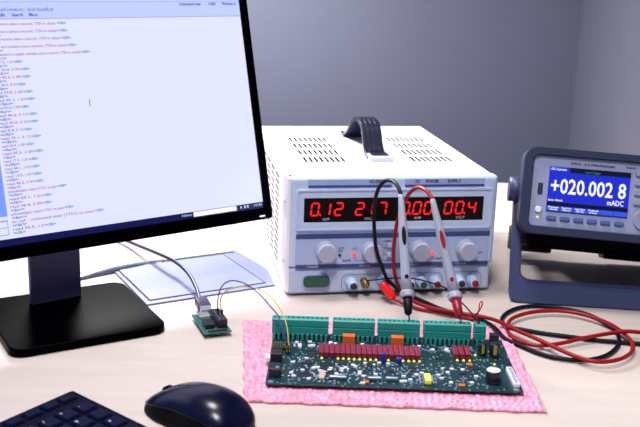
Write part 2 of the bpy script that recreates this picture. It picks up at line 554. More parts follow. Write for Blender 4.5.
def slotted(mb, u0, u1, v0, v1, slots, P, inward, dep=.004):
    """a panel in (u,v) with rectangular slots pressed inwards; slots = [(a0,a1,b0,b1)]; slot bottoms take material 1"""
    us = sorted({u0, u1} | {s[0] for s in slots} | {s[1] for s in slots})
    vs = sorted({v0, v1} | {s[2] for s in slots} | {s[3] for s in slots})
    hole = set()
    for s in slots:
        for i in range(len(us) - 1):
            if us[i] >= s[0] - 1e-9 and us[i + 1] <= s[1] + 1e-9:
                for j in range(len(vs) - 1):
                    if vs[j] >= s[2] - 1e-9 and vs[j + 1] <= s[3] + 1e-9:
                        hole.add((i, j))
    b = mb.bm
    V = {}
    def vert(i, j):
        if (i, j) not in V:
            V[(i, j)] = b.verts.new(P(us[i], vs[j]))
        return V[(i, j)]
    for i in range(len(us) - 1):
        for j in range(len(vs) - 1):
            c = [(i, j), (i + 1, j), (i + 1, j + 1), (i, j + 1)]
            if (i, j) not in hole:
                b.faces.new([vert(*q) for q in c])
            else:
                top = [vert(*q) for q in c]
                bot = [b.verts.new(v.co + inward * dep) for v in top]
                for k in range(4):
                    f = b.faces.new((top[k], top[(k + 1) % 4], bot[(k + 1) % 4], bot[k]))
                    f.material_index = 1
                f = b.faces.new(bot)
                f.material_index = 1
rows = [(.0865 + .0463 * k, .0865 + .0463 * k + .032) for k in range(4)]
tops = []
for xs in (.0340, .1775):
    for i in range(8):
        for y0, y1 in rows:
            tops.append((xs + i * .00705, xs + i * .00705 + .0036, y0, y1))
sides = []
for k in range(14):
    for y0, y1 in rows:
        sides.append((y0, y1, .019 + .0085 * k, .019 + .0085 * k + .0030))
mb = MB()
c_ = .003
slotted(mb, c_, PW - c_, .0150, PD, tops, lambda u, v: (u, v, PH), Vector((0, 0, -1)))
slotted(mb, .0150, PD, PB, PH - c_, sides, lambda u, v: (0, u, v), Vector((1, 0, 0)))
slotted(mb, .0150, PD, PB, PH - c_, sides, lambda u, v: (PW, u, v), Vector((-1, 0, 0)))
b = mb.bm
def quad(*p):
    b.faces.new([b.verts.new(q) for q in p])
quad((0, .0150, PH - c_), (0, PD, PH - c_), (c_, PD, PH), (c_, .0150, PH))
quad((PW, .0150, PH - c_), (PW, PD, PH - c_), (PW - c_, PD, PH), (PW - c_, .0150, PH))
quad((0, PD, PB), (PW, PD, PB), (PW, PD, PH - c_), (0, PD, PH - c_))
quad((0, PD, PH - c_), (PW, PD, PH - c_), (PW - c_, PD, PH), (c_, PD, PH))
quad((0, .0150, PB), (PW, .0150, PB), (PW, PD, PB), (0, PD, PB))
bmesh.ops.recalc_face_normals(b, faces=b.faces[:])
mb.build('cover', [M['cover'], M['slot']], psu)
sc_ = MB().lathe([(.0032, 0), (.0032, .0006), (.0022, .0014)], 16).build('cover_screw', M['fascia'], psu, Matrix.Translation((0, .0265, .1160)) @ Matrix.Rotation(-PI / 2, 4, 'Y'))
for y_, z_ in ((.0265, .0400), (.3300, .0400), (.3300, .1160)):
    dup(sc_, psu, (0, y_, z_))
mb = MB()
mb.box((.0030, .0, .0365), (PW + .0026, .0185, PH + .0004), .0050, 4)
mb.build('front_panel', M['fascia'], psu)
MB().box((.0032, .0012, .0030), (PW + .0002, .022, .0362), .003, 2).build('lower_panel', M['fascia_low'], psu)
MB().box((-.0001, .0016, PB), (.0040, .0170, PH - .0012), .0012).build('lit_side_strip', M['cover'], psu)  # cream strip on the left only, paints the light falling on the fascia's side
foot = MB().lathe([(.0085, 0), (.0095, .001), (.0095, .0062)], 20).build('rubber_foot', M['black_rub'], psu, Matrix.Translation((.03, .04, 0)))
for q in ((.23, .04), (.03, .31), (.23, .31)):
    dup(foot, psu, (q[0], q[1], 0))
# name strips
for x0, x1, txt, al in ((.0236, .1270, 'HC-3003 B', 'R'), (.1428, .2445, 'DC    POWER    SUPPLY', 'C')):
    st = MB().box((x0, -.0006, .1375), (x1, .0008, .1482), .0004).build('name_strip', M['plate_light'], psu)
    MB().box((x0 + .0008, -.0009, .1380), (x1 - .0008, .0, .1407)).build('band', M['navy'], st)
    for w_, x_, f_ in ((('HC-3003 B', .0985, .0205),) if al == 'R' else (('DC', .1560, .0055), ('POWER', .1690, .0165), ('SUPPLY', .1965, .0175))):
        MB().text(w_, .0056, onface(x_, -.0008, .1446), fit=f_, bold=.03).build('lettering', M['print'], st)
# display bezel with a stepped frame and the dark window
mb = MB()
mb.ring(rrect(.0100, .0850, .2560, .1362, .0045), rrect(.0125, .0872, .2536, .1340, .0035), -.0028, .001)
mb.ring(rrect(.0125, .0872, .2536, .1340, .0035), rrect(.0195, .0950, .2445, .1254, .0008), -.0014, .001)
mb.build('display_bezel', M['fascia'], psu)
win = MB().box((.0192, -.0008, .0945), (.2448, .001, .1258)).build('display_window', M['window'], psu)

SEG = {'0': 'abcdef', '1': 'bc', '2': 'abged', '3': 'abgcd', '4': 'fgbc', '5': 'afgcd', '6': 'afgedc', '7': 'abc', '8': 'abcdefg', '9': 'abcdfg'}
def digit(mb, ch, cx, cz, w=.0088, h=.0150, t=.0021, y=-.0012):
    sh = lambda x, z: (cx + x + (z) * .12, cz + z)
    hw, hh = w / 2, h / 2
    g = .0004
    def hseg(z):
        return [sh(-hw + g, z), sh(-hw + t * .6, z + t / 2), sh(hw - t * .6, z + t / 2), sh(hw - g, z), sh(hw - t * .6, z - t / 2), sh(-hw + t * .6, z - t / 2)]
    def vseg(x, z0, z1):
        return [sh(x, z0 + g), sh(x + t / 2, z0 + t * .6), sh(x + t / 2, z1 - t * .6), sh(x, z1 - g), sh(x - t / 2, z1 - t * .6), sh(x - t / 2, z0 + t * .6)]
    for s in SEG[ch]:
        o = {'a': hseg(hh), 'g': hseg(0), 'd': hseg(-hh), 'b': vseg(hw, 0, hh), 'c': vseg(hw, -hh, 0), 'f': vseg(-hw, 0, hh), 'e': vseg(-hw, -hh, 0)}[s]
        mb.prism(o, y, y + .0006, 'y')
def dot(mb, cx, cz, r=.0013, y=-.0012):
    mb.prism([(cx + r * math.cos(i * PI / 4), cz + r * math.sin(i * PI / 4)) for i in range(8)], y, y + .0006, 'y')
zc = .1112
for nm, seq, dots in (('ampere_reading', (('0', .0330), ('1', .0470), ('2', .0622)), (.0395,)),
                      ('volt_reading', (('2', .0882), ('1', .0995), ('7', .1165)), ()),
                      ('ampere_reading', (('0', .1452), ('0', .1598), ('0', .1738)), (.1516,)),
                      ('volt_reading', (('0', .1995), ('0', .2140), ('4', .2297)), (.2204,))):
    mb = MB()
    for ch, cx in seq:
        digit(mb, ch, cx, zc)
    for d in dots:
        dot(mb, d, zc - .0070)
    mb.build(nm, M['digit'], win)
for s, cx in (('AMP', .0470), ('VOLT', .1000), ('AMP', .1610), ('VOLT', .2155)):
    MB().text(s, .0046, onface(cx, -.0010, .0986), 'CENTER').build('unit_lettering', M['print_w'], win)
# control sheet
cs = MB().box((.0105, -.0006, .0358), (.2562, .001, .0808), .0004).build('control_panel', M['ctl'], psu)
MB().box((.0108, -.0010, .0742), (.2558, 0, .0805)).box((.0108, -.0010, .0361), (.2558, 0, .0412)).build('band', M['navy'], cs)
for s, x, z, h in (('OUT', .0635, .0615, .0034), ('PUT', .0635, .0578, .0034), ('C.C', .0815, .0605, .0036), ('SLAVE', .0690, .0455, .0038), ('OUT', .2405, .0520, .0034), ('C.C', .1810, .0455, .0036), ('C.V', .1230, .0640, .0032), ('MASTER', .1880, .0455, .0032)):
    MB().text(s, h, onface(x, -.0008, z), bold=.02).build('lettering', M['print'], cs)
mb = MB()
mb.box((.0840, -.0009, .0449), (.1190, 0, .0454))
mb.build('printed_rule', M['print'], cs)
for k, s in enumerate(('SERIES', 'INDEP', 'PARALLEL', 'TRACKING')):
    MB().text(s, .0030, onface(.1205, -.0008, .0735 - k * .0085 - .004)).build('lettering', M['print'], cs)
for s, x in (('CURRENT', .0250), ('VOLTAGE', .0900), ('CURRENT', .1520), ('VOLTAGE', .2130)):
    MB().text(s, .0032, onface(x, -.0012, .0386)).build('band_lettering', M['print_w'], cs)
# push switches between the middle knobs
for z in (.0655, .0530):
    pb = MB().box((.1215, -.0006, z - .0050), (.1325, .0005, z + .0042), .0003).build('mode_label', M['white'], psu)
    MB().box((.1240, -.0040, z - .0035), (.1300, .0, z + .0020), .0006).build('push_button', M['fascia'], pb)
# knobs: skirt, fluted cap and pointer
def knob(cx, cz):
    base = Matrix.Translation((cx, 0, cz)) @ FACE
    mb = MB()
    mb.lathe([(.0128, .0004), (.0131, .0012), (.0127, .0052), (.0117, .0062)], 40)
    n = 48
    prof = []
    for i in range(n * 2):
        r = .01165 if i % 4 < 2 else .01115
        prof.append((r * math.cos(PI * i / n), r * math.sin(PI * i / n)))
    mb.prism(prof, .0055, .0165, 'z', .0009, 2)
    o = mb.build('knob', M['knob'], psu, base)
    MB().box((-.0006, .0040, .0163), (.0006, .0108, .0168), .0002).build('pointer', M['ctl'], o)
    return o
k0 = knob(.0475, .0590)
for cx, cz in ((.1045, .0580), (.1655, .0580), (.2255, .0575)):
    dup(k0, psu, (cx, 0, cz))
l0 = MB().lathe([(.0026, 0), (.0026, .0012), (.0018, .0026), (.0004, .0031)], 18).build('indicator_light', M['led_red'], psu, onface(.0835, -.0006, .0530))
l0['label'] = 'lit red indicator'
dup(l0, psu, (.1830, -.0006, .0527))
lo = MB().lathe([(.0020, 0), (.0020, .0012), (.0012, .0024), (.0003, .0028)], 18).build('indicator_light', M['led_dark'], psu, onface(.0655, -.0006, .0528))
lo['label'] = 'unlit dark indicator'
# green power switch
sw = MB().prism(rrect(.0195, .0110, .0552, .0286, .0066, 6), -.0010, .003, 'y', .0005).build('power_switch_frame', M['ctl'], psu)
MB().prism(rrect(.0209, .0123, .0538, .0273, .0060, 6), -.0038, .002, 'y', .0016, 3).build('power_rocker', M['switch'], sw)
# binding posts
def outline(mb, x0, z0, x1, z1, r):
    mb.ring(rrect(x0, z0, x1, z1, r, 5), rrect(x0 + .0006, z0 + .0006, x1 - .0006, z1 - .0006, r - .0005, 5), .0011, .0018)
mb = MB()
outline(mb, .0690, .0040, .1330, .0270, .008)
outline(mb, .1450, .0040, .1985, .0270, .008)
outline(mb, .2080, .0040, .2500, .0270, .008)
mb.build('terminal_outline', M['print'], psu)
def post(cx, cz, capm, name='terminal_post'):
    o = MB().lathe([(.0082, 0), (.0078, .004), (.0060, .0120), (.0056, .0150), (.0050, .0158)], 24).build(name, M['fascia'], psu, onface(cx, .0015, cz))
    MB().lathe([(.0042, .0150), (.0042, .0172), (.0030, .0178), (.0014, .0172)], 20).build('socket', capm, o)
    return o
post(.0815, .0165, M['ic'])
MB().lathe([(.0045, 0), (.0045, .004), (.0030, .0045), (.0030, .009), (.0050, .0095), (.0050, .0145), (.0022, .0150), (.0022, .0180)], 18).build('earth_post', M['brass'], psu, onface(.0970, .0015, .0185))
post(.1215, .0190, M['red'])
post(.1540, .0160, M['ic'])
post(.1705, .0160, M['switch'])
post(.1880, .0160, M['red'])
post(.2195, .0160, M['ic'])
post(.2370, .0160, M['red'])
# carry handle: ribbed rubber strap between two metal brackets
hx0, hx1 = .1170, .1440
prof = [(.0960, .0030), (.1100, .0040), (.1210, .0080), (.1290, .0170), (.1380, .0290), (.1490, .0365), (.1650, .0398), (.1850, .0390), (.2040, .0340), (.2230, .0250), (.2400, .0140), (.2540, .0068), (.2700, .0040)]
hn = thing_h = MB()
def strap(mb, x0, x1, th, lift):
    P = [Vector((y, z)) for y, z in prof]
    pts = []
    for i in range(len(P) - 1):
        a, b_, c, d = P[max(i - 1, 0)], P[i], P[i + 1], P[min(i + 2, len(P) - 1)]
        for k in range(5):
            t = k / 5
            pts.append(.5 * ((2 * b_) + (c - a) * t + (2 * a - 5 * b_ + 4 * c - d) * t * t + (3 * b_ - a - 3 * c + d) * t ** 3))
    pts.append(P[-1])
    up, dn = [], []
    for i, p in enumerate(pts):
        t = (pts[min(i + 1, len(pts) - 1)] - pts[max(i - 1, 0)]).normalized()
        n = Vector((-t.y, t.x))
        up.append(p + n * (th / 2 + lift))
        dn.append(p - n * (th / 2))
    mb.prism([(q.x, q.y + PH) for q in up] + [(q.x, q.y + PH) for q in reversed(dn)], x0, x1, 'x')
hm = MB()
strap(hm, hx0, hx1, .0034, 0)
handle = hm.build('carry_handle', M['strap'], psu)
for k in range(4):
    rb = MB()
    x_ = hx0 + .0012 + k * .0066
    strap(rb, x_, x_ + .0046, .0026, .0022)
    rb.build('rib', M['strap'], handle)
MB().box((hx0 + .0010, .0830, PH - .001), (hx1 + .0045, .1100, PH + .0072), .0012).build('front_bracket', M['bracket'], handle)
MB().box((hx0 + .0045, .0900, PH + .0060), (hx1 + .0005, .1130, PH + .0080), .0006).build('bracket_inset', M['strap'], handle)
MB().box((hx0 - .0010, .2570, PH - .001), (hx1 + .0015, .2840, PH + .0055), .0012).build('rear_bracket', M['strap'], handle)
MB().text('MAX. 5 A  30 V', .0055, ontop(.1080, .0620, PH + .0001), fit=.0300).build('cover_lettering', M['print'], psu)
# vents inside ends here

# ---------------------------------------------------------------- bench multimeter
dq = (.2709, 1.1145, .1182, -.1031, .2567, -.0349)
yw, ti, ro = dq[3:]
_ex = Vector((math.cos(yw), math.sin(yw), 0))
_n = Vector((math.sin(yw), -math.cos(yw), 0))
_up = Vector((0, 0, math.cos(ti))) - _n * math.sin(ti)
_nn = _n * math.cos(ti) + Vector((0, 0, math.sin(ti)))
ex2 = _ex * math.cos(ro) + _up * math.sin(ro)
up2 = _up * math.cos(ro) - _ex * math.sin(ro)
o_ = Vector(dq[:3])
DM = Matrix(((ex2.x, -_nn.x, up2.x, o_.x), (ex2.y, -_nn.y, up2.y, o_.y), (ex2.z, -_nn.z, up2.z, o_.z), (0, 0, 0, 1)))
base_loc = Vector((o_.x + .095, o_.y + .05, 0))
dmm = thing('bench_multimeter', 'slate blue bench multimeter with a bright blue screen, tilted up on its bail', 'multimeter', base_loc)
LM = Matrix.Translation(-base_loc) @ DM
x0, x1, z0, z1 = -.0310, .2300, -.0290, .0755
def build(mb, name, m, parent=None):
    if parent is None:
        return mb.build(name, m, dmm, LM)
    return mb.build(name, m, parent)
build(MB().box((x0 + .024, .012, z0 + .006), (x1 - .024, .205, z1 - .006), .004), 'case', M['dmm_case'])
mb = MB()
mb.ring(rrect(x0, z0, x1, z1, .016, 6), rrect(x0 + .0115, z0 + .0100, x1 - .0115, z1 - .0090, .007, 6), -.006, .034)
mb.ring(rrect(x0 + .0012, z0 + .0012, x1 - .0012, z1 - .0012, .015, 6), rrect(x0 + .0105, z0 + .009, x1 - .0105, z1 - .008, .008, 6), -.0085, -.004)
build(mb, 'front_bumper', M['dmm'])
mb = MB()
mb.ring(rrect(x0 + .019, z0, x1 - .019, z1 - .006, .012, 6), rrect(x0 + .026, z0 + .008, x1 - .026, z1 - .014, .006, 6), .178, .212)
build(mb, 'rear_bumper', M['dmm'])
mb = MB()
mb.box((x0 + .010, .176, -.0500), (x1 - .010, .211, z0 + .0075), .003)
mb.box((x0 + .010, .172, -.0560), (.0360, .2115, -.0450), .003)
mb.box((.1060, .172, -.0560), (x1 - .010, .2115, -.0450), .003)
build(mb, 'rear_foot', M['black_rub'])
face = build(MB().box((x0 + .0110, -.0030, z0 + .0095), (x1 - .0110, .014, z1 - .0085), .0015), 'front_face', M['dmm_face'])
fy = -.0032
lcd = build(MB().box((0, -.0040, 0), (.0950, .0, .0539), .0004), 'display', M['lcd'])
L = -.0044
MB().box((.0240, L + .0002, .0478), (.0950, 0, .0539)).build('title_bar', M['lcd_dark'], lcd)
MB().box((0, L + .0002, .0068), (.0950, 0, .0115)).box((0, L + .0002, 0), (.0950, 0, .0008)).build('divider_band', M['lcd_dark'], lcd)
mb = MB()
for i in range(6):
    mb.box((.0008 + i * .0157, L, .0011), (.0008 + i * .0157 + .0148, 0, .0066), .0002)
mb.build('softkey_band', M['lcd_bar'], lcd)
MB().text('Auto Trigger', .0032, onface(.0420, L - .0002, .0500), fit=.0180).build('trigger_lettering', M['lcd_green'], lcd)
mb = MB()
mb.text('+020.002 8', .0250, onface(.0022, L - .0004, .0300), fit=.0880, bold=.018)
mb.build('reading', M['white_e'], lcd)
MB().text('mADC', .0088, onface(.0700, L - .0003, .0160), fit=.0190, bold=.015).build('unit', M['white_e'], lcd)
MB().text('DC Current', .0040, onface(.0018, L - .0003, .0508), fit=.0180, bold=.02).build('mode_lettering', M['white_e'], lcd)
MB().text('Auto 100mA', .0034, onface(.0012, L - .0003, .0138), fit=.0170, bold=.02).build('range_lettering', M['white_e'], lcd)
for i, (s, t) in enumerate((('Range', '100mA'), ('Aperture', 'NPLC'), ('Auto Zero', 'Off On'), ('Input', 'Auto'))):
    MB().text(s, .0028, onface(.0022 + i * .0157, L - .0003, .0052), fit=.0118, bold=.02).build('menu_lettering', M['white_e'], lcd)
    MB().text(t, .0026, onface(.0032 + i * .0157, L - .0003, .0024), fit=.0095, bold=.02).build('menu_lettering', M['white_e'], lcd)
for s, x_, z_, f_ in (('34461A', .0240, .0592, .0125), ('6 \u00bd Digit Multimeter', .0400, .0593, .0360), ('Truevolt', .0880, .0600, .0115)):
    build(MB().text(s, .0040, onface(x_, fy - .0002, z_), fit=f_, bold=.03), 'face_lettering', M['print'])
sk = None
for i in range(6):
    x = .0010 + i * .01585
    if sk is None:
        sk = MB().prism(rrect(0, -.0102, .0118, -.0046, .0022, 5), -.0058, 0, 'y', .0010, 2).build('softkey', M['dmm_btn'], dmm, LM @ Matrix.Translation((x, 0, 0)))
    else:
        c = sk.copy(); COL.objects.link(c); c.parent = dmm; c.matrix_local = LM @ Matrix.Translation((x, 0, 0))
usb = build(MB().box((-.0118, -.0036, .0190), (-.0062, -.0020, .0330), .0004), 'usb_port', M['ic'])
MB().box((-.0100, -.0040, .0205), (-.0085, -.003, .0315)).build('contact_tongue', M['print'], usb)
build(MB().lathe([(.0040, 0), (.0040, .0016), (.0030, .0026)], 22, onface(-.0092, -.0028, .0010)), 'power_button', M['white'])
build(MB().lathe([(.0016, 0), (.0014, .0010), (.0004, .0014)], 14, onface(-.0092, -.0028, -.0082)), 'power_light', M['led_green'])
n_ = 0
btn = None
for cxb in (.1060, .1240, .1420):
    for cz_ in (.0545, .0430, .0315, .0200):
        tr = LM @ Matrix.Translation((cxb, 0, cz_))
        if btn is None:
            btn = MB().prism(rrect(-.0055, -.0038, .0055, .0038, .0018, 4), -.0062, 0, 'y', .0009, 2).build('key', M['dmm_btn2'], dmm, tr)
        else:
            c = btn.copy(); COL.objects.link(c); c.parent = dmm; c.matrix_local = tr
pad = build(MB().prism([(.1150 + .0130 * math.cos(i * PI / 16), -.0005 + .0130 * math.sin(i * PI / 16)) for i in range(32)], -.0058, 0, 'y', .0010), 'arrow_pad', M['dmm_btn2'])
MB().prism([(.1150 + .0055 * math.cos(i * PI / 10), -.0005 + .0055 * math.sin(i * PI / 10)) for i in range(20)], -.0075, -.004, 'y', .0006).build('select_key', M['dmm_btn'], pad)
for i, cz_ in enumerate((.050, .027, .004)):
    for j, cxb in enumerate((.170, .192)):
        jk = MB().lathe([(.0070, 0), (.0070, .0050), (.0040, .0052), (.0036, .0010)], 22)
        jk.build('input_jack', M['red'] if i == 0 else M['ic'], dmm, LM @ onface(cxb, -.0028, cz_))
# bail: two arms, a crossbar standing on the desk and the pivot hubs
inv = Matrix.Translation(-base_loc)
pv = o_ - ex2 * .0372 + up2 * .024 - _nn * .040
pvR = o_ + ex2 * .2365 + up2 * .024 - _nn * .040
fb = Vector((.2364, 1.1125, 0))
ux = _ex.copy()
fwd = Vector((-ux.y, ux.x, 0))
Lb = .2750
lean = Vector((pv.x - fb.x, pv.y - fb.y, pv.z - .012))
leanf = lean.dot(fwd)
BM = Matrix(((ux.x, fwd.x, 0, fb.x), (ux.y, fwd.y, 0, fb.y), (0, 0, 1, 0), (0, 0, 0, 1)))
H_ = pv.z
mb = MB()
# U outline seen from the front, sheared back along the lean
def U(off):
    pts = []
    xa, xb, zb = 0 + off, Lb - off, 0 + (.0235 if off else 0)
    r = .014 if off else .010
    pts.append((xa, H_ + .012))
    for i in range(7):
        a = PI + PI / 2 * i / 6
        pts.append((xa + r + r * math.cos(a), zb + r + r * math.sin(a)))
    for i in range(7):
        a = 1.5 * PI + PI / 2 * i / 6
        pts.append((xb - r + r * math.cos(a), zb + r + r * math.sin(a)))
    pts.append((xb, H_ + .012))
    return pts
out_, in_ = U(0), U(.0125)
b = bmesh.new()
T_ = .020
k_ = leanf / H_
Ls = []
for o2, d in ((out_, 0), (out_, T_), (in_, T_), (in_, 0)):
    Ls.append([b.verts.new((x, z * k_ + d, z)) for x, z in o2])
n = len(out_)
for q in range(4):
    A, B = Ls[q], Ls[(q + 1) % 4]
    for i in range(n - 1):
        b.faces.new((A[i], B[i], B[i + 1], A[i + 1]))
b.faces.new([l[0] for l in Ls])
b.faces.new([l[-1] for l in reversed(Ls)])
bmesh.ops.recalc_face_normals(b, faces=b.faces[:])
bmesh.ops.bevel(b, geom=[e_ for e_ in b.edges if len(e_.link_faces) == 2 and e_.calc_face_angle() > 1.0], offset=.0022, segments=2, affect='EDGES')
mb._merge(b)
bail = mb.build('bail_handle', M['dmm_handle'], dmm, inv @ BM)
for P_, sgn in ((pv, 1), (pvR, -1)):
    hb = MB()
    hb.cyl(P_ - ex2 * .0050 * sgn, P_ + ex2 * .0120 * sgn, .0155, .0150, 28)
    hb.build('pivot_hub', M['dmm_handle'], dmm, inv)

# ---------------------------------------------------------------- pink bubble film under the board
def film():
    import numpy as np
    qc = [(-.0835, 1.0200), (-.0655, .8180), (.2166, .8150), (.2155, 1.0250)]     # back left, front left, front right, back right
    nu, nv = 236, 190
    me = bpy.data.meshes.new('bubble_film')
    u = np.linspace(0, 1, nu)[None, :].repeat(nv, 0)
    v = np.linspace(0, 1, nv)[:, None].repeat(nu, 1)
    rng = np.random.RandomState(3)
    wob = .0008 * np.sin(v * 39) + .0004 * np.sin(v * 83 + 1)
    wob2 = .0007 * np.sin(u * 47) + .0004 * np.sin(u * 101 + 2)
    X = (1 - v) * ((1 - u) * qc[1][0] + u * qc[2][0]) + v * ((1 - u) * qc[0][0] + u * qc[3][0]) + wob * (abs(u - .5) * 2) ** 6
    Y = (1 - v) * ((1 - u) * qc[1][1] + u * qc[2][1]) + v * ((1 - u) * qc[0][1] + u * qc[3][1]) + wob2 * (abs(v - .5) * 2) ** 6
    p = .0064
    Z = np.full_like(X, .0022)
    row = np.floor(Y / (p * .866))
    best = np.full_like(X, 9.0)
    for dr in (-1, 0, 1):
        r = row + dr
        cy = (r + .5) * p * .866
        sh = (r % 2) * p / 2
        for dc in (-1, 0, 1):
            c = np.floor((X - sh) / p) + dc
            cx = (c + .5) * p + sh
            jx = np.sin(c * 12.9 + r * 78.2) * .0012
            jy = np.sin(c * 39.3 + r * 11.1) * .0012
            best = np.minimum(best, np.hypot(X - cx - jx, Y - cy - jy))
    R = .0030
    bump = np.sqrt(np.clip(1 - (best / R) ** 2, 0, 1)) * .0024
    inside = (X > -.051) & (X < .2045) & (Y > .8430) & (Y < .980)
    bump = np.where(inside, bump * .55, bump)
    bump *= (.72 + .45 * np.sin(X * 310 + Y * 130) * np.sin(Y * 270))
    Z = Z + np.clip(bump, 0, .0036)
    top = np.stack([X, Y, Z], -1).reshape(-1, 3)
    bot = np.stack([X, Y, np.full_like(X, .0003)], -1)
    edge = [(0, i) for i in range(nu)] + [(j, nu - 1) for j in range(1, nv)] + [(nv - 1, i) for i in range(nu - 2, -1, -1)] + [(j, 0) for j in range(nv - 2, 0, -1)]
    verts = [tuple(q) for q in top] + [tuple(bot[j, i]) for j, i in edge]
    idx = lambda j, i: j * nu + i
    faces = [(idx(j, i), idx(j, i + 1), idx(j + 1, i + 1), idx(j + 1, i)) for j in range(nv - 1) for i in range(nu - 1)]
    N = nu * nv
    m = len(edge)
    for k in range(m):
        a, c = edge[k], edge[(k + 1) % m]
        faces.append((idx(*a), N + k, N + (k + 1) % m, idx(*c)))
    faces.append(tuple(N + k for k in range(m))[::-1])
    me.from_pydata(verts, [], faces)
    me.materials.append(M['foam'])
    for q in me.polygons:
        q.use_smooth = True
    o = bpy.data.objects.new('bubble_film', me)
    COL.objects.link(o)
    return tag(o, 'sheet of pink bubble film lying under the green circuit board', 'packing film')
film()

# ---------------------------------------------------------------- the long circuit board
PZ = .0062
pcb = thing('circuit_board', 'long green circuit board with maroon relays and green terminal blocks on pink film', 'circuit board', (-.0475, .8455, 0), -math.radians(.43))
BT = PZ + .0016                                   # top of the board
def part(mb, name, m, loc=None, rz=0):
    mt = None
    if loc is not None:
        mt = Matrix.Translation(loc) @ Matrix.Rotation(rz, 4, 'Z')
    return mb.build(name, m, pcb, mt)
part(MB().box((0, 0, PZ), (.2485, .1300, BT), .0003), 'board', M['pcb'])
for xa, xb in ((-.0008, .0597), (.0641, .1092), (.1124, .1572), (.1618, .2120), (.2161, .2277)):
    w_ = xb - xa
    mb = MB()
    # plug body: upper step, groove, lower step
    mb.prism([(.1135, .0066), (.1100, .0066), (.1096, .0142), (.1108, .0148), (.1108, .0156), (.1100, .0160), (.1100, .0225), (.1112, .0236), (.1180, .0236), (.1215, .0215), (.1255, .0215), (.1265, .0200), (.1265, .0066)], 0, w_, 'x', .0003, 1)
    n = max(2, int(round(w_ / .0050)))
    pt = w_ / n
    for i in range(n):
        xx = (i + .5) * pt
        mb.box((xx - .0014, .1092, 0), (xx + .0014, .1135, .0070), .0003, 1)
    blk = part(mb, 'terminal_block', M['block'], (xa, 0, BT))
    mb = MB()
    mb.box((.0006, .1115, 0), (w_ - .0006, .1262, .0066))
    for i in range(n):
        xx = (i + .5) * pt
        mb.lathe([(.0011, 0), (.0011, .0006)], 12, Matrix.Translation((xx, .1150, .0236)))
    mb.build('contact_row', M['ic'], blk)
rl = None
for i in range(19):
    x = .0503 + i * .00556
    if rl is None:
        rl = part(MB().box((0, .0650, .0004), (.0050, .0895, .0064), .0006), 'relay', M['relay'], (x, 0, BT))
    else:
        dup(rl, pcb, (x, 0, BT))
for i in range(3):
    dup(rl, pcb, (.1897 + i * .0064, .0068, BT))
ld = None
for x in [.0535] + [.0535 + .0166 + i * .00556 for i in range(8)] + [.1218, .1368, .1424, .1480, .1536]:
    if ld is None:
        ld = part(MB().box((-.0013, -.0009, 0), (.0013, .0009, .0012), .0003).lathe([(.0009, .0012), (.0007, .0018), (.0002, .0020)], 12), 'led', M['yled'], (x, .0628, BT))
    else:
        dup(ld, pcb, (x, .0628, BT))
for x, y in ((.1930, .0692), (.1995, .0692), (.2058, .0690), (.2135, .0840), (.2260, .0500), (.2300, .0620)):
    dup(ld, pcb, (x, y, BT))
o1 = part(MB().box((0, .0968, .0004), (.0132, .1050, .0118), .0006), 'orange_relay', M['orange'], (.0748, 0, BT))
dup(o1, pcb, (.1262, 0, BT))
part(MB().box((.1133, .0570, 0), (.1183, .0610, .0102), .0007), 'trimmer', M['capblue'], (0, 0, BT))
part(MB().box((.1296, .0545, 0), (.1342, .0588, .0066), .0007), 'trimmer', M['capblue'], (0, 0, BT))
part(MB().box((.1545, .0085, .0004), (.1607, .0255, .0050), .0006), 'yellow_capacitor', M['capyel'], (0, 0, BT))
for xa in (.1495, .1618):
    q = part(MB().box((xa, .0085, 0), (xa + .0042, .0250, .0030), .0004), 'terminal_strip', M['tin'], (0, 0, BT))
    MB().box((xa + .0012, .0110, .0028), (xa + .0030, .0150, .0034)).box((xa + .0012, .0185, .0028), (xa + .0030, .0225, .0034)).build('pad', M['ic'], q)
def can(x, y, r, h, stripe):
    o = part(MB().lathe([(r * .97, 0), (r, .0006), (r, .0020), (r * .94, .0026), (r, .0032), (r, h - .0008), (r * .9, h)], 28), 'capacitor', M['ic'], (x, y, BT))
    MB().lathe([(r * .86, h - .0002), (r * .86, h + .0003)], 24).build('capacitor_top', M['bracket'] if stripe is None else M['ic'], o)
    if stripe is not None:
        MB().box((-r * .35, -r * 1.04, h * .25), (r * .35, -r * .6, h * .92), .0003).build('stripe', stripe, o)
can(.2219, .0212, .0078, .0125, None)
can(.2210, .0860, .0042, .0135, M['gold'])
can(.2330, .0835, .0052, .0150, M['gold'])
part(MB().box((.2330, .1120, 0), (.2425, .1210, .0120), .0007).box((.2345, .1110, .002), (.2410, .1125, .008), .0003), 'power_jack', M['ic'], (0, 0, BT))
wc = part(MB().box((-.0030, -.0200, 0), (.0030, .0200, .0045), .0006), 'white_connector', M['white'], (.2428, .0290, BT), .03)
mb = MB()
for i in range(8):
    mb.box((-.0018, -.0180 + i * .0046, .0042), (.0018, -.0155 + i * .0046, .0049))
mb.build('contact', M['tin'], wc)
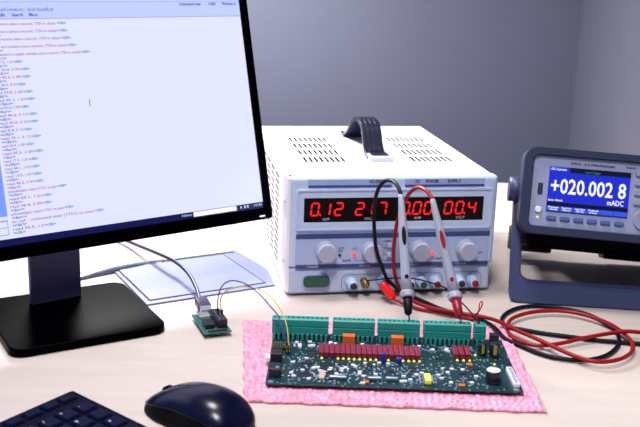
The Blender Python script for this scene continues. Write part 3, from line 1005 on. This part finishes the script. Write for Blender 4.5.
# headers at the left end
def header(x, y, nx, ny, h=.0085):
    o = part(MB().box((0, 0, 0), (nx * .00254, ny * .00254, .0026), .0002), 'pin_header', M['ic'], (x, y, BT))
    mb = MB()
    for i in range(nx):
        for j in range(ny):
            mb.box((i * .00254 + .0009, j * .00254 + .0009, .0024), (i * .00254 + .0016, j * .00254 + .0016, h))
    mb.build('pins', M['gold'], o)
header(.0010, .0800, 6, 2)
header(.0160, .0700, 2, 6)
jb = part(MB().box((.0012, .0500, 0), (.0130, .0640, .0090), .0006), 'signal_jack', M['ic'], (0, 0, BT))
part(MB().box((-.0035, .0510, 0), (.0030, .0610, .0045), .0006), 'edge_socket', M['white'], (0, 0, BT))
jb = part(MB().box((.0020, .0130, 0), (.0140, .0300, .0090), .0006), 'power_socket', M['ic'], (0, 0, BT))
MB().lathe([(.0022, .0088), (.0020, .0098)], 16, Matrix.Translation((.0105, .0175, 0))).build('dimple', M['tin'], jb)
# chips and small parts
def chip(x, y, w_, d_, h=.0020, legs=True, name='chip'):
    o = part(MB().box((0, 0, .0003), (w_, d_, h), .0003), name, M['ic'], (x, y, BT))
    if legs:
        mb = MB()
        n = max(2, int(w_ / .0016))
        for i in range(n):
            xx = (i + .5) * w_ / n
            mb.box((xx - .0003, -.0012, 0), (xx + .0003, .0002, .0009)).box((xx - .0003, d_ - .0002, 0), (xx + .0003, d_ + .0012, .0009))
        mb.build('legs', M['tin'], o)
for c in ((.0315, .0965, .0060, .0060), (.0390, .0730, .0105, .0075), (.0330, .0460, .0110, .0060), (.0310, .0160, .0150, .0070), (.0520, .0420, .0120, .0090), (.0600, .0260, .0130, .0050), (.0700, .0480, .0090, .0100), (.0810, .0330, .0065, .0060),
          (.0985, .0450, .0070, .0070), (.1180, .0330, .0080, .0075), (.1400, .0420, .0075, .0070), (.1700, .0680, .0080, .0055), (.1760, .0380, .0060, .0090), (.1900, .0330, .0080, .0050), (.2050, .0450, .0090, .0060)):
    chip(*c)
part(MB().box((.0515, .0110, 0), (.0570, .0290, .0030), .0005), 'ceramic_filter', M['beige'], (0, 0, BT))
for xa, xb, y in ((.0605, .0790, .0120), (.0985, .1125, .0125), (.1160, .1290, .0130)):
    part(MB().box((xa, y, .0010), (xb, y + .0036, .0046), .0015, 3), 'inductor', M['tin'], (0, 0, BT))
for x, y in ((.0940, .0065), (.1870, .0060), (.2010, .0560)):
    part(MB().box((x, y, 0), (x + .0060, y + .0042, .0022), .0005), 'tantalum', M['orange'], (0, 0, BT))
random.seed(11)
sm = []
for kind, (sx, sy, sz) in enumerate(((.0026, .0016, .0014), (.0016, .0028, .0014), (.0040, .0022, .0020), (.0022, .0012, .0010))):
    o = part(MB().box((-sx / 2, -sy / 2, 0), (sx / 2, sy / 2, sz), .0002, 1), 'resistor' if kind % 2 else 'ceramic_capacitor', M['tin'] if kind != 2 else M['white'], (.030 + kind * .004, .060, BT))
    sm.append([o, 1])
placed = []
tries = 0
while len(placed) < 290 and tries < 12000:
    tries += 1
    x, y = random.uniform(.022, .212), random.choice([random.uniform(.005, .058), random.uniform(.005, .058), random.uniform(.09, .104)])
    if y > .08 and (.070 < x < .092 or .122 < x < .143):
        continue
    if .1490 < x < .1665 and y < .028:
        continue
    if any(abs(x - a) < .0026 and abs(y - b_) < .0022 for a, b_ in placed):
        continue
    placed.append((x, y))
    k = random.randrange(4)
    dup(sm[k][0], pcb, (x, y, BT))
for x, y in ((.2420, .0050), (.2420, .1240), (.0050, .0045)):
    part(MB().lathe([(.0030, 0), (.0030, .0002)], 20).lathe([(.0016, .0002), (.0016, .0003)], 16), 'mounting_hole', [M['tin']], (x, y, BT))

# ---------------------------------------------------------------- small module with a usb plug
md = thing('module_board', 'tiny green module board plugged onto the dark cable beside the monitor stand', 'circuit board', (-.1177, 1.0005, 0), math.radians(21))
MB().box((-.0155, -.0300, .0050), (.0155, .0300, .0066), .0003).build('board', M['pcb2'], md)
for sy in (-1, 1):
    mb = MB()
    for i in range(9):
        mb.box((-.0120 + i * .0027, sy * .024 - .0005, 0), (-.0114 + i * .0027, sy * .024 + .0005, .0052))
    mb.build('solder_pins', M['tin'], md)
MB().box((-.0105, .0100, .0066), (.0020, .0240, .0108), .0006).build('usb_socket', M['usb_shell'], md)
MB().box((.0020, -.0200, .0066), (.0135, .0160, .0165), .0005).build('socket_strip', M['ic'], md)
mb = MB()
for i in range(9):
    mb.box((.0048, -.0180 + i * .0032, .0164), (.0062, -.0165 + i * .0032, .0169)).box((.0090, -.0180 + i * .0032, .0164), (.0104, -.0165 + i * .0032, .0169))
mb.build('socket_holes', M['tin'], md)
MB().box((-.0115, -.0190, .0066), (.0000, -.0040, .0120), .0004).build('chip', M['ic'], md)
q = MB().box((0, 0, 0), (.0022, .0014, .0011), .0002).build('resistor', M['tin'], md, Matrix.Translation((-.0120, -.0240, .0066)))
for x, y in ((-.0080, -.0240), (-.0030, -.0225), (.0020, -.0240), (.0065, -.0250), (-.0130, .0020), (-.0080, .0015), (-.0020, .0040), (-.0135, -.0060)):
    dup(q, md, (x, y, .0066))
MB().box((-.0100, -.0285, .0066), (.0110, -.0262, .0088), .0003).build('pin_header', M['ic'], md)

# ---------------------------------------------------------------- cables, wires, probes
W = {}
W['usb cable']=[(-0.1384,1.0633,0.0095),(-0.1474,1.0956,0.014),(-0.1618,1.1295,0.02),(-0.1839,1.1674,0.022),(-0.2105,1.203,0.02),(-0.2402,1.2484,0.014),(-0.2718,1.2958,0.008),(-0.3041,1.3326,0.005)]
W['blue']=[(-0.1101,1.0,0.0208),(-0.1104,1.0,0.0302),(-0.1091,0.998,0.0416),(-0.1034,0.992,0.055),(-0.0928,0.985,0.0622),(-0.0776,0.975,0.0624),(-0.0625,0.962,0.0567),(-0.0497,0.95,0.0475),(-0.0412,0.942,0.0407),(-0.0358,0.93,0.0334),(-0.0317,0.925,0.0233),(-0.0301,0.922,0.0146)]
W['yellow']=[(-0.1056,1.0,0.0197),(-0.1075,0.998,0.0299),(-0.1057,0.995,0.0399),(-0.0992,0.99,0.0488),(-0.0841,0.98,0.057),(-0.067,0.968,0.0607),(-0.0523,0.955,0.0586),(-0.0393,0.94,0.0499),(-0.0335,0.932,0.0415),(-0.0299,0.926,0.0307),(-0.0277,0.92,0.0122)]
W['blacklead']=[(0.0889,1.026,0.1505),(0.0871,1.03,0.1586),(0.0837,1.04,0.1629),(0.079,1.055,0.1633),(0.0722,1.07,0.1584),(0.0665,1.082,0.1453),(0.0639,1.092,0.1246),(0.0647,1.099,0.1006),(0.0695,1.104,0.0655),(0.0817,1.109,0.0324),(0.0911,1.113,0.0197),(0.1032,1.1331,0.0045),(0.1146,1.1186,0.0035),(0.1312,1.0984,0.003),(0.1471,1.0776,0.003),(0.1645,1.0641,0.003),(0.1797,1.0541,0.003),(0.1942,1.0356,0.0045),(0.2017,1.0058,0.0075),(0.2085,0.9859,0.0045),(0.2223,0.9709,0.003),(0.2378,0.9518,0.003),(0.2583,0.9389,0.003),(0.2843,0.937,0.003),(0.3103,0.9508,0.003),(0.332,0.9811,0.003),(0.3413,1.0166,0.003),(0.3358,1.0499,0.003),(0.3204,1.0761,0.003),(0.2976,1.0909,0.003),(0.271,1.0971,0.003),(0.2452,1.0897,0.003),(0.2244,1.0677,0.003),(0.2155,1.0444,0.003),(0.2192,1.026,0.003),(0.2337,1.0181,0.003),(0.2577,1.0082,0.003),(0.2861,1.0003,0.003),(0.3154,0.9925,0.003),(0.3421,0.989,0.003),(0.3734,0.9831,0.003),(0.4197,0.9743,0.003)]
W['redlead']=[(0.1238,1.02,0.1475),(0.1211,1.024,0.1543),(0.1168,1.033,0.1582),(0.1106,1.05,0.1574),(0.1044,1.065,0.15),(0.1,1.08,0.1373),(0.0954,1.092,0.1195),(0.0917,1.1,0.0975),(0.0903,1.104,0.0725),(0.0912,1.108,0.0484),(0.0954,1.11,0.0274),(0.1031,1.1191,0.0095),(0.1144,1.0899,0.0075),(0.1339,1.0678,0.0075),(0.1608,1.0553,0.0075),(0.1831,1.0476,0.0075),(0.1999,1.0366,0.008),(0.2092,1.0239,0.009),(0.2204,1.0045,0.009),(0.2354,0.9844,0.009),(0.2513,0.9618,0.009),(0.2702,0.9375,0.008),(0.2909,0.9242,0.0072),(0.3132,0.9289,0.007),(0.333,0.946,0.007),(0.3442,0.9685,0.007),(0.3465,0.9941,0.007),(0.3402,1.0262,0.007),(0.3253,1.0516,0.007),(0.297,1.0703,0.007),(0.2607,1.0671,0.007),(0.2293,1.0449,0.007),(0.2181,1.024,0.005),(0.2156,1.0008,0.004),(0.2219,0.9814,0.0045),(0.2399,0.9676,0.005),(0.2659,0.9724,0.0062),(0.2958,0.9873,0.0075),(0.33,0.9997,0.0095),(0.3484,1.002,0.011),(0.3789,1.0021,0.009),(0.4295,1.0009,0.004)]
W['redplug']=[(0.0785,1.104,0.0227),(0.0925,1.0963,0.007)]
W['redcliplead']=[(0.0919,1.0962,0.007),(0.1036,1.088,0.004),(0.1228,1.0737,0.003),(0.1456,1.0641,0.003),(0.1633,1.0543,0.003),(0.1766,1.049,0.003),(0.183,1.0448,0.003)]
W['thinblack']=[(0.0588,1.121,0.0202),(0.0702,1.116,0.0232),(0.0856,1.11,0.0277),(0.1018,1.1,0.0323),(0.1177,1.09,0.035),(0.1347,1.07,0.0375),(0.1498,1.045,0.0388),(0.1609,0.995,0.04),(0.1676,0.975,0.0373),(0.1734,0.962,0.0334),(0.1747,0.958,0.0304)]
W['thinred']=[(0.1731,0.958,0.0292),(0.1713,0.96,0.0364),(0.1713,0.962,0.0407),(0.1748,0.966,0.045),(0.1777,0.97,0.0499),(0.1768,0.972,0.052),(0.1745,0.97,0.0498),(0.1737,0.966,0.0456),(0.1712,0.962,0.0424),(0.1676,0.965,0.0383),(0.1611,0.97,0.0344)]
W['probeB']=[(0.0887,1.025,0.1525),(0.0971,0.982,0.0566),(0.0976,0.978,0.0523),(0.0982,0.966,0.0373),(0.1,0.961,0.0307)]
W['probeR']=[(0.1235,1.019,0.15),(0.1487,0.982,0.056),(0.1494,0.977,0.0521),(0.1529,0.963,0.038),(0.1553,0.957,0.0296)]
uc = thing('usb_cable', 'dark navy usb cable dropping from behind the monitor to the tiny module board', 'cable', (-.1384, 1.0633, 0))
off = Matrix.Translation(-Vector((-.1384, 1.0633, 0)))
d0 = Vector((-.1250, 1.0220, .0100))
d1 = Vector(W['usb cable'][0])
dv = (d1 - d0).normalized()
p_sh = d0 + dv * .016
q4 = Vector((0, 1, 0)).rotation_difference(Vector((dv.x, dv.y, 0)).normalized()).to_matrix().to_4x4()
PM = off @ Matrix.Translation(d0) @ q4
MB().box((-.0062, 0, -.0030), (.0062, .0150, .0040), .0006).build('plug_shell', M['usb_shell'], uc, PM)
MB().box((-.0075, .0120, -.0045), (.0075, .0400, .0055), .0022, 3).build('plug_grip', M['cable_navy'], uc, PM)
g1 = d0 + Vector((dv.x, dv.y, 0)).normalized() * .038 + Vector((0, 0, .0005))
pts = [tuple(g1), tuple(g1 + Vector((dv.x, dv.y, .10)).normalized() * .012)] + W['usb cable'][1:]
MB().tube(pts, .0024, 10, 8).build('lead', M['cable_navy'], uc, off)

for nm, m, lab in (('blue', 'wire_blue', 'thin blue jumper wire arching from the module board to the long board'), ('yellow', 'wire_yel', 'thin yellow jumper wire arching from the module board to the long board')):
    P = W[nm]
    t = thing('jumper_wire', lab, 'wire', (P[0][0], P[0][1], 0))
    off = Matrix.Translation(-Vector((P[0][0], P[0][1], 0)))
    MB().tube(P, .00072, 8, 7).build('wire', M[m], t, off)
    mb = MB()
    a, c = Vector(P[0]), Vector(P[-1])
    MB().box((a.x - .0012, a.y - .0012, .0125), (a.x + .0012, a.y + .0012, a.z + .003), .0003).build('connector', M['ic'], t, off)
    MB().box((c.x - .0012, c.y - .0012, BT + .0026), (c.x + .0012, c.y + .0012, c.z + .004), .0003).build('connector', M['ic'], t, off)

def probe(P, lead, colm, leadm, colour, where):
    top, low, gd, sh, tip = [Vector(p) for p in P]
    t = thing('test_probe', where, 'test probe', (tip.x, tip.y, 0))
    off = Matrix.Translation(-Vector((tip.x, tip.y, 0)))
    ax = low - top
    MB().shaft(top, low, [(.0024, -.02), (.0030, 0), (.0036, .10), (.0046, .30), (.0052, .42), (.0050, .60), (.0056, .85), (.0062, 1.0)], 26).build('barrel', M['barrel'], t, off)
    MB().shaft(low, gd, [(.0062, -.1), (.0080, .1), (.0084, .35), (.0070, .55), (.0080, .8), (.0066, 1.2)], 26).build('finger_guard', M['barrel'], t, off)
    MB().shaft(gd, sh, [(.0052, 0), (.0050, .5), (.0040, .95), (.0022, 1.05)], 22).build('tip_shroud', colm, t, off)
    MB().shaft(sh, tip, [(.0009, -.1), (.0009, .8), (.0002, 1.0)], 12).build('needle', M['needle'], t, off)
    # oval inlay and dot on the face towards the camera
    dirn = ax.normalized()
    side = (Vector((0.05, -1, .25)) - dirn * Vector((0.05, -1, .25)).dot(dirn)).normalized()
    cross = dirn.cross(side)
    for tt, ln, wd, nm in ((.42, .0105, .0024, 'inlay'), (.845, .0024, .0022, 'dot')):
        rr = .0052 if nm == 'inlay' else .0057
        c = top + ax * tt + side * (rr - .0020)
        mb = MB()
        mtx = Matrix(((cross.x, dirn.x, side.x, c.x), (cross.y, dirn.y, side.y, c.y), (cross.z, dirn.z, side.z, c.z), (0, 0, 0, 1)))
        mb.prism([(wd * math.cos(i * PI / 12), ln * math.sin(i * PI / 12)) for i in range(24)], 0, .0026, 'z', .0004, 1, mtx)
        mb.build(nm, colm, t, off)
    MB().tube([tuple(top - ax.normalized() * -.004)] + [tuple(top - ax.normalized() * .002)] + lead[1:], .0023, 12, 8).build('lead', leadm, t, off)
probe(W['probeB'], W['blacklead'], M['black_rub'], M['black_rub'], 'black', 'grey test probe with black inlay and black lead, standing in a green terminal block')
probe(W['probeR'], W['redlead'], M['crimson_pl'], M['red'], 'red', 'grey test probe with red inlay and red lead, standing in a green terminal block')

P = [Vector(p) for p in W['redplug']]
t = thing('banana_lead', 'red lead whose glossy red plug hangs from a power supply terminal', 'lead', (P[-1].x, P[-1].y, 0))
off = Matrix.Translation(-Vector((P[-1].x, P[-1].y, 0)))
MB().shaft(P[0], P[-1], [(.0034, -.02), (.0046, 0), (.0050, .08), (.0056, .75), (.0052, .95), (.0030, 1.05)], 22).build('plug', M['red_gloss'], t, off)
MB().shaft(P[0], P[-1], [(.0030, -.06), (.0032, -.012)], 18).build('plug_mouth', M['ic'], t, off)
MB().tube(W['redcliplead'], .0019, 10, 8).build('lead', M['red'], t, off)
P = W['thinred']
t = thing('loop_wire', 'short red wire bent into a small loop above the end terminal block', 'wire', (P[0][0], P[0][1], 0))
MB().tube(P, .0007, 8, 7).build('wire', M['red'], t, Matrix.Translation((-P[0][0], -P[0][1], 0)))
P = W['thinblack']
t = thing('hookup_wire', 'thin black wire running from the brass earth post to the end terminal block', 'wire', (P[-1][0], P[-1][1], 0))
MB().tube(P, .0009, 8, 7).build('wire', M['black_rub'], t, Matrix.Translation((-P[-1][0], -P[-1][1], 0)))

# ---------------------------------------------------------------- mouse
def mouse():
    ang = math.radians(141)                         # direction the front points to
    t = thing('mouse', 'black computer mouse on the desk in front of the pink film', 'mouse', (-.1030, .7820, 0), ang - PI / 2)
    Ln, Wd, Hh = .1160, .0640, .0318
    def sec(s):                                     # s 0 rear .. 1 front -> half width, height
        e_ = 2 * s - 1
        wv = Wd / 2 * max(0, 1 - abs(e_) ** 2.9) ** (1 / 2.6) * (1 - .06 * math.exp(-((s - .55) / .16) ** 2))
        hv = Hh * (max(0, 1 - (abs(e_ + .25) / .75) ** 2.3) ** .5 if e_ < -.25 else max(0, 1 - ((e_ + .25) / 1.25) ** 1.75) ** .72)
        return max(wv, .0006), max(hv, .003)
    NS, NA = 44, 40
    def shell(lo, hi, grow, name, m):
        vs, fs = [], []
        for i in range(NS + 1):
            s = .5 - .5 * math.cos(PI * i / NS)
            s = min(max(s, .003), .997)
            wv, hv = sec(s)
            y = (s - .5) * Ln
            for j in range(NA + 1):
                a = lo + (hi - lo) * j / NA
                cx, sz = math.cos(a), math.sin(a)
                x = math.copysign(abs(cx) ** .8, cx) * (wv + grow)
                z = abs(sz) ** .85 * hv + .0012
                if name == 'body' and z < .022:
                    x *= 1 - .07 * math.sin(PI * min(1, z / .022))
                vs.append((x, y * (1 + grow * 18 * 0), z + (grow if name != 'body' else 0)))
        for i in range(NS):
            for j in range(NA):
                q = i * (NA + 1) + j
                fs.append((q, q + 1, q + NA + 2, q + NA + 1))
        n0 = len(vs)
        if name == 'body':
            ring_ = [i * (NA + 1) for i in range(NS + 1)] + [i * (NA + 1) + NA for i in range(NS, -1, -1)]
            fs.append(tuple(ring_))
            fs.append(tuple(range(NA + 1)))
            fs.append(tuple(NS * (NA + 1) + j for j in range(NA, -1, -1)))
        me = bpy.data.meshes.new(name)
        me.from_pydata(vs, [], fs)
        bm2 = bmesh.new(); bm2.from_mesh(me)
        bmesh.ops.recalc_face_normals(bm2, faces=bm2.faces[:])
        bm2.to_mesh(me); bm2.free()
        me.materials.append(m)
        for p in me.polygons:
            p.use_smooth = True
        o = bpy.data.objects.new(name, me)
        COL.objects.link(o)
        o.parent = t
        return o
    shell(0, PI, 0, 'body', M['mouse_side'])
    tp = shell(.50, PI - .50, .0011, 'top_shell', M['mouse'])
    sd = tp.modifiers.new('thick', 'SOLIDIFY')
    sd.thickness = .0016
    sd.offset = -1
    mb = MB()
    for i in range(14):
        s0 = .60 + .40 * i / 14
        s1 = .60 + .40 * (i + 1) / 14
        s1 = min(s1, .985)
        z0_, z1_ = sec(s0)[1] + .0026, sec(s1)[1] + .0026
        y0_, y1_ = (s0 - .5) * Ln, (s1 - .5) * Ln
        mb.prism([(y0_, z0_ - .003), (y0_, z0_ + .0001), (y1_, z1_ + .0001), (y1_, z1_ - .003)], -.0006, .0006, 'x')
    mb.build('button_gap', M['mouse_side'], tp)
    yw_ = (.83 - .5) * Ln
    zw = sec(.83)[1]
    MB().lathe([(.0075, -.0034), (.0090, -.0024), (.0090, .0024), (.0075, .0034)], 26, Matrix.Rotation(PI / 2, 4, 'Y')).build('scroll_wheel', M['mouse_side'], t, Matrix.Translation((0, yw_, zw - .0054)))
    mb = MB()
    for x, y in ((0, .04), (0, -.04)):
        mb.box((x - .014, y - .004, 0), (x + .014, y + .004, .0020), .0004)
    mb.build('glide_pad', M['mouse_side'], t)
mouse()

# ---------------------------------------------------------------- keyboard
kd = Vector((-.0460, -.0662, 0)).normalized()       # along the back edge, away from the far corner
kang = math.atan2(-kd.y, -kd.x)
kb = thing('keyboard', 'dark navy keyboard whose corner shows at the bottom left of the desk', 'keyboard', (-.2220, .7985, 0), kang)
KL, KW = .4400, .1320
mb = MB()
mb.prism([(-.0, .0), (-.0, .0160), (-.004, .0180), (-KW + .006, .0110), (-KW, .0080), (-KW, .0)], -KL, 0, 'x', .0015, 2)
mb.build('case', M['kb'], kb)
def keymesh(wk, dk, h=.0062):
    mb = MB()
    b = bmesh.new()
    ins = .0014
    bot = [(-wk / 2, -dk / 2), (wk / 2, -dk / 2), (wk / 2, dk / 2), (-wk / 2, dk / 2)]
    v0 = [b.verts.new((x, y, 0)) for x, y in bot]
    v1 = [b.verts.new((x * (1 - 2 * ins / wk), y * (1 - 2 * ins / dk) + .0006, h)) for x, y in bot]
    b.faces.new(v0[::-1]); b.faces.new(v1)
    for i in range(4):
        b.faces.new((v0[i], v0[(i + 1) % 4], v1[(i + 1) % 4], v1[i]))
    bmesh.ops.bevel(b, geom=b.edges[:], offset=.0009, segments=2, affect='EDGES')
    mb._merge(b)
    return mb
slope = math.atan2(.0070, KW - .010)
pitch = .0190
legends = [['', '', '', '', '', '', ''], ['-', '*', '/', 'Num', 'PgUp', 'Home', 'Ins'], ['', '9', '8', '7', 'PgDn', 'End', 'Del'], ['+', '6', '5', '4', '', '', ''], ['', '3', '2', '1', '', '\u2191', ''], ['Enter', '.', '0', '', '\u2192', '\u2193', '\u2190']]
for r_ in range(6):
    yk = -.0130 - r_ * pitch - (.004 if r_ else 0)
    zk = .0176 + yk * math.tan(slope)
    dk = .0130 if r_ == 0 else .0180
    for c_i in range(7):
        xk = -.0150 - c_i * pitch - (.006 if c_i > 3 else 0)
        rot = Matrix.Translation((xk, yk, zk - .0032)) @ Matrix.Rotation(slope, 4, 'X')
        if r_ in (3,) and c_i in (4, 5, 6):
            continue
        if r_ == 4 and c_i in (4, 6):
            continue
        k = keymesh(.0180, dk).build('key', M['key'], kb, rot)
        s = legends[r_][c_i]
        if s:
            MB().text(s, .0058 if len(s) < 3 else .0038, ontop(-.0052, .0032, .0062), depth=.00008).build('legend', M['legend'], k)

bpy.context.view_layer.update()
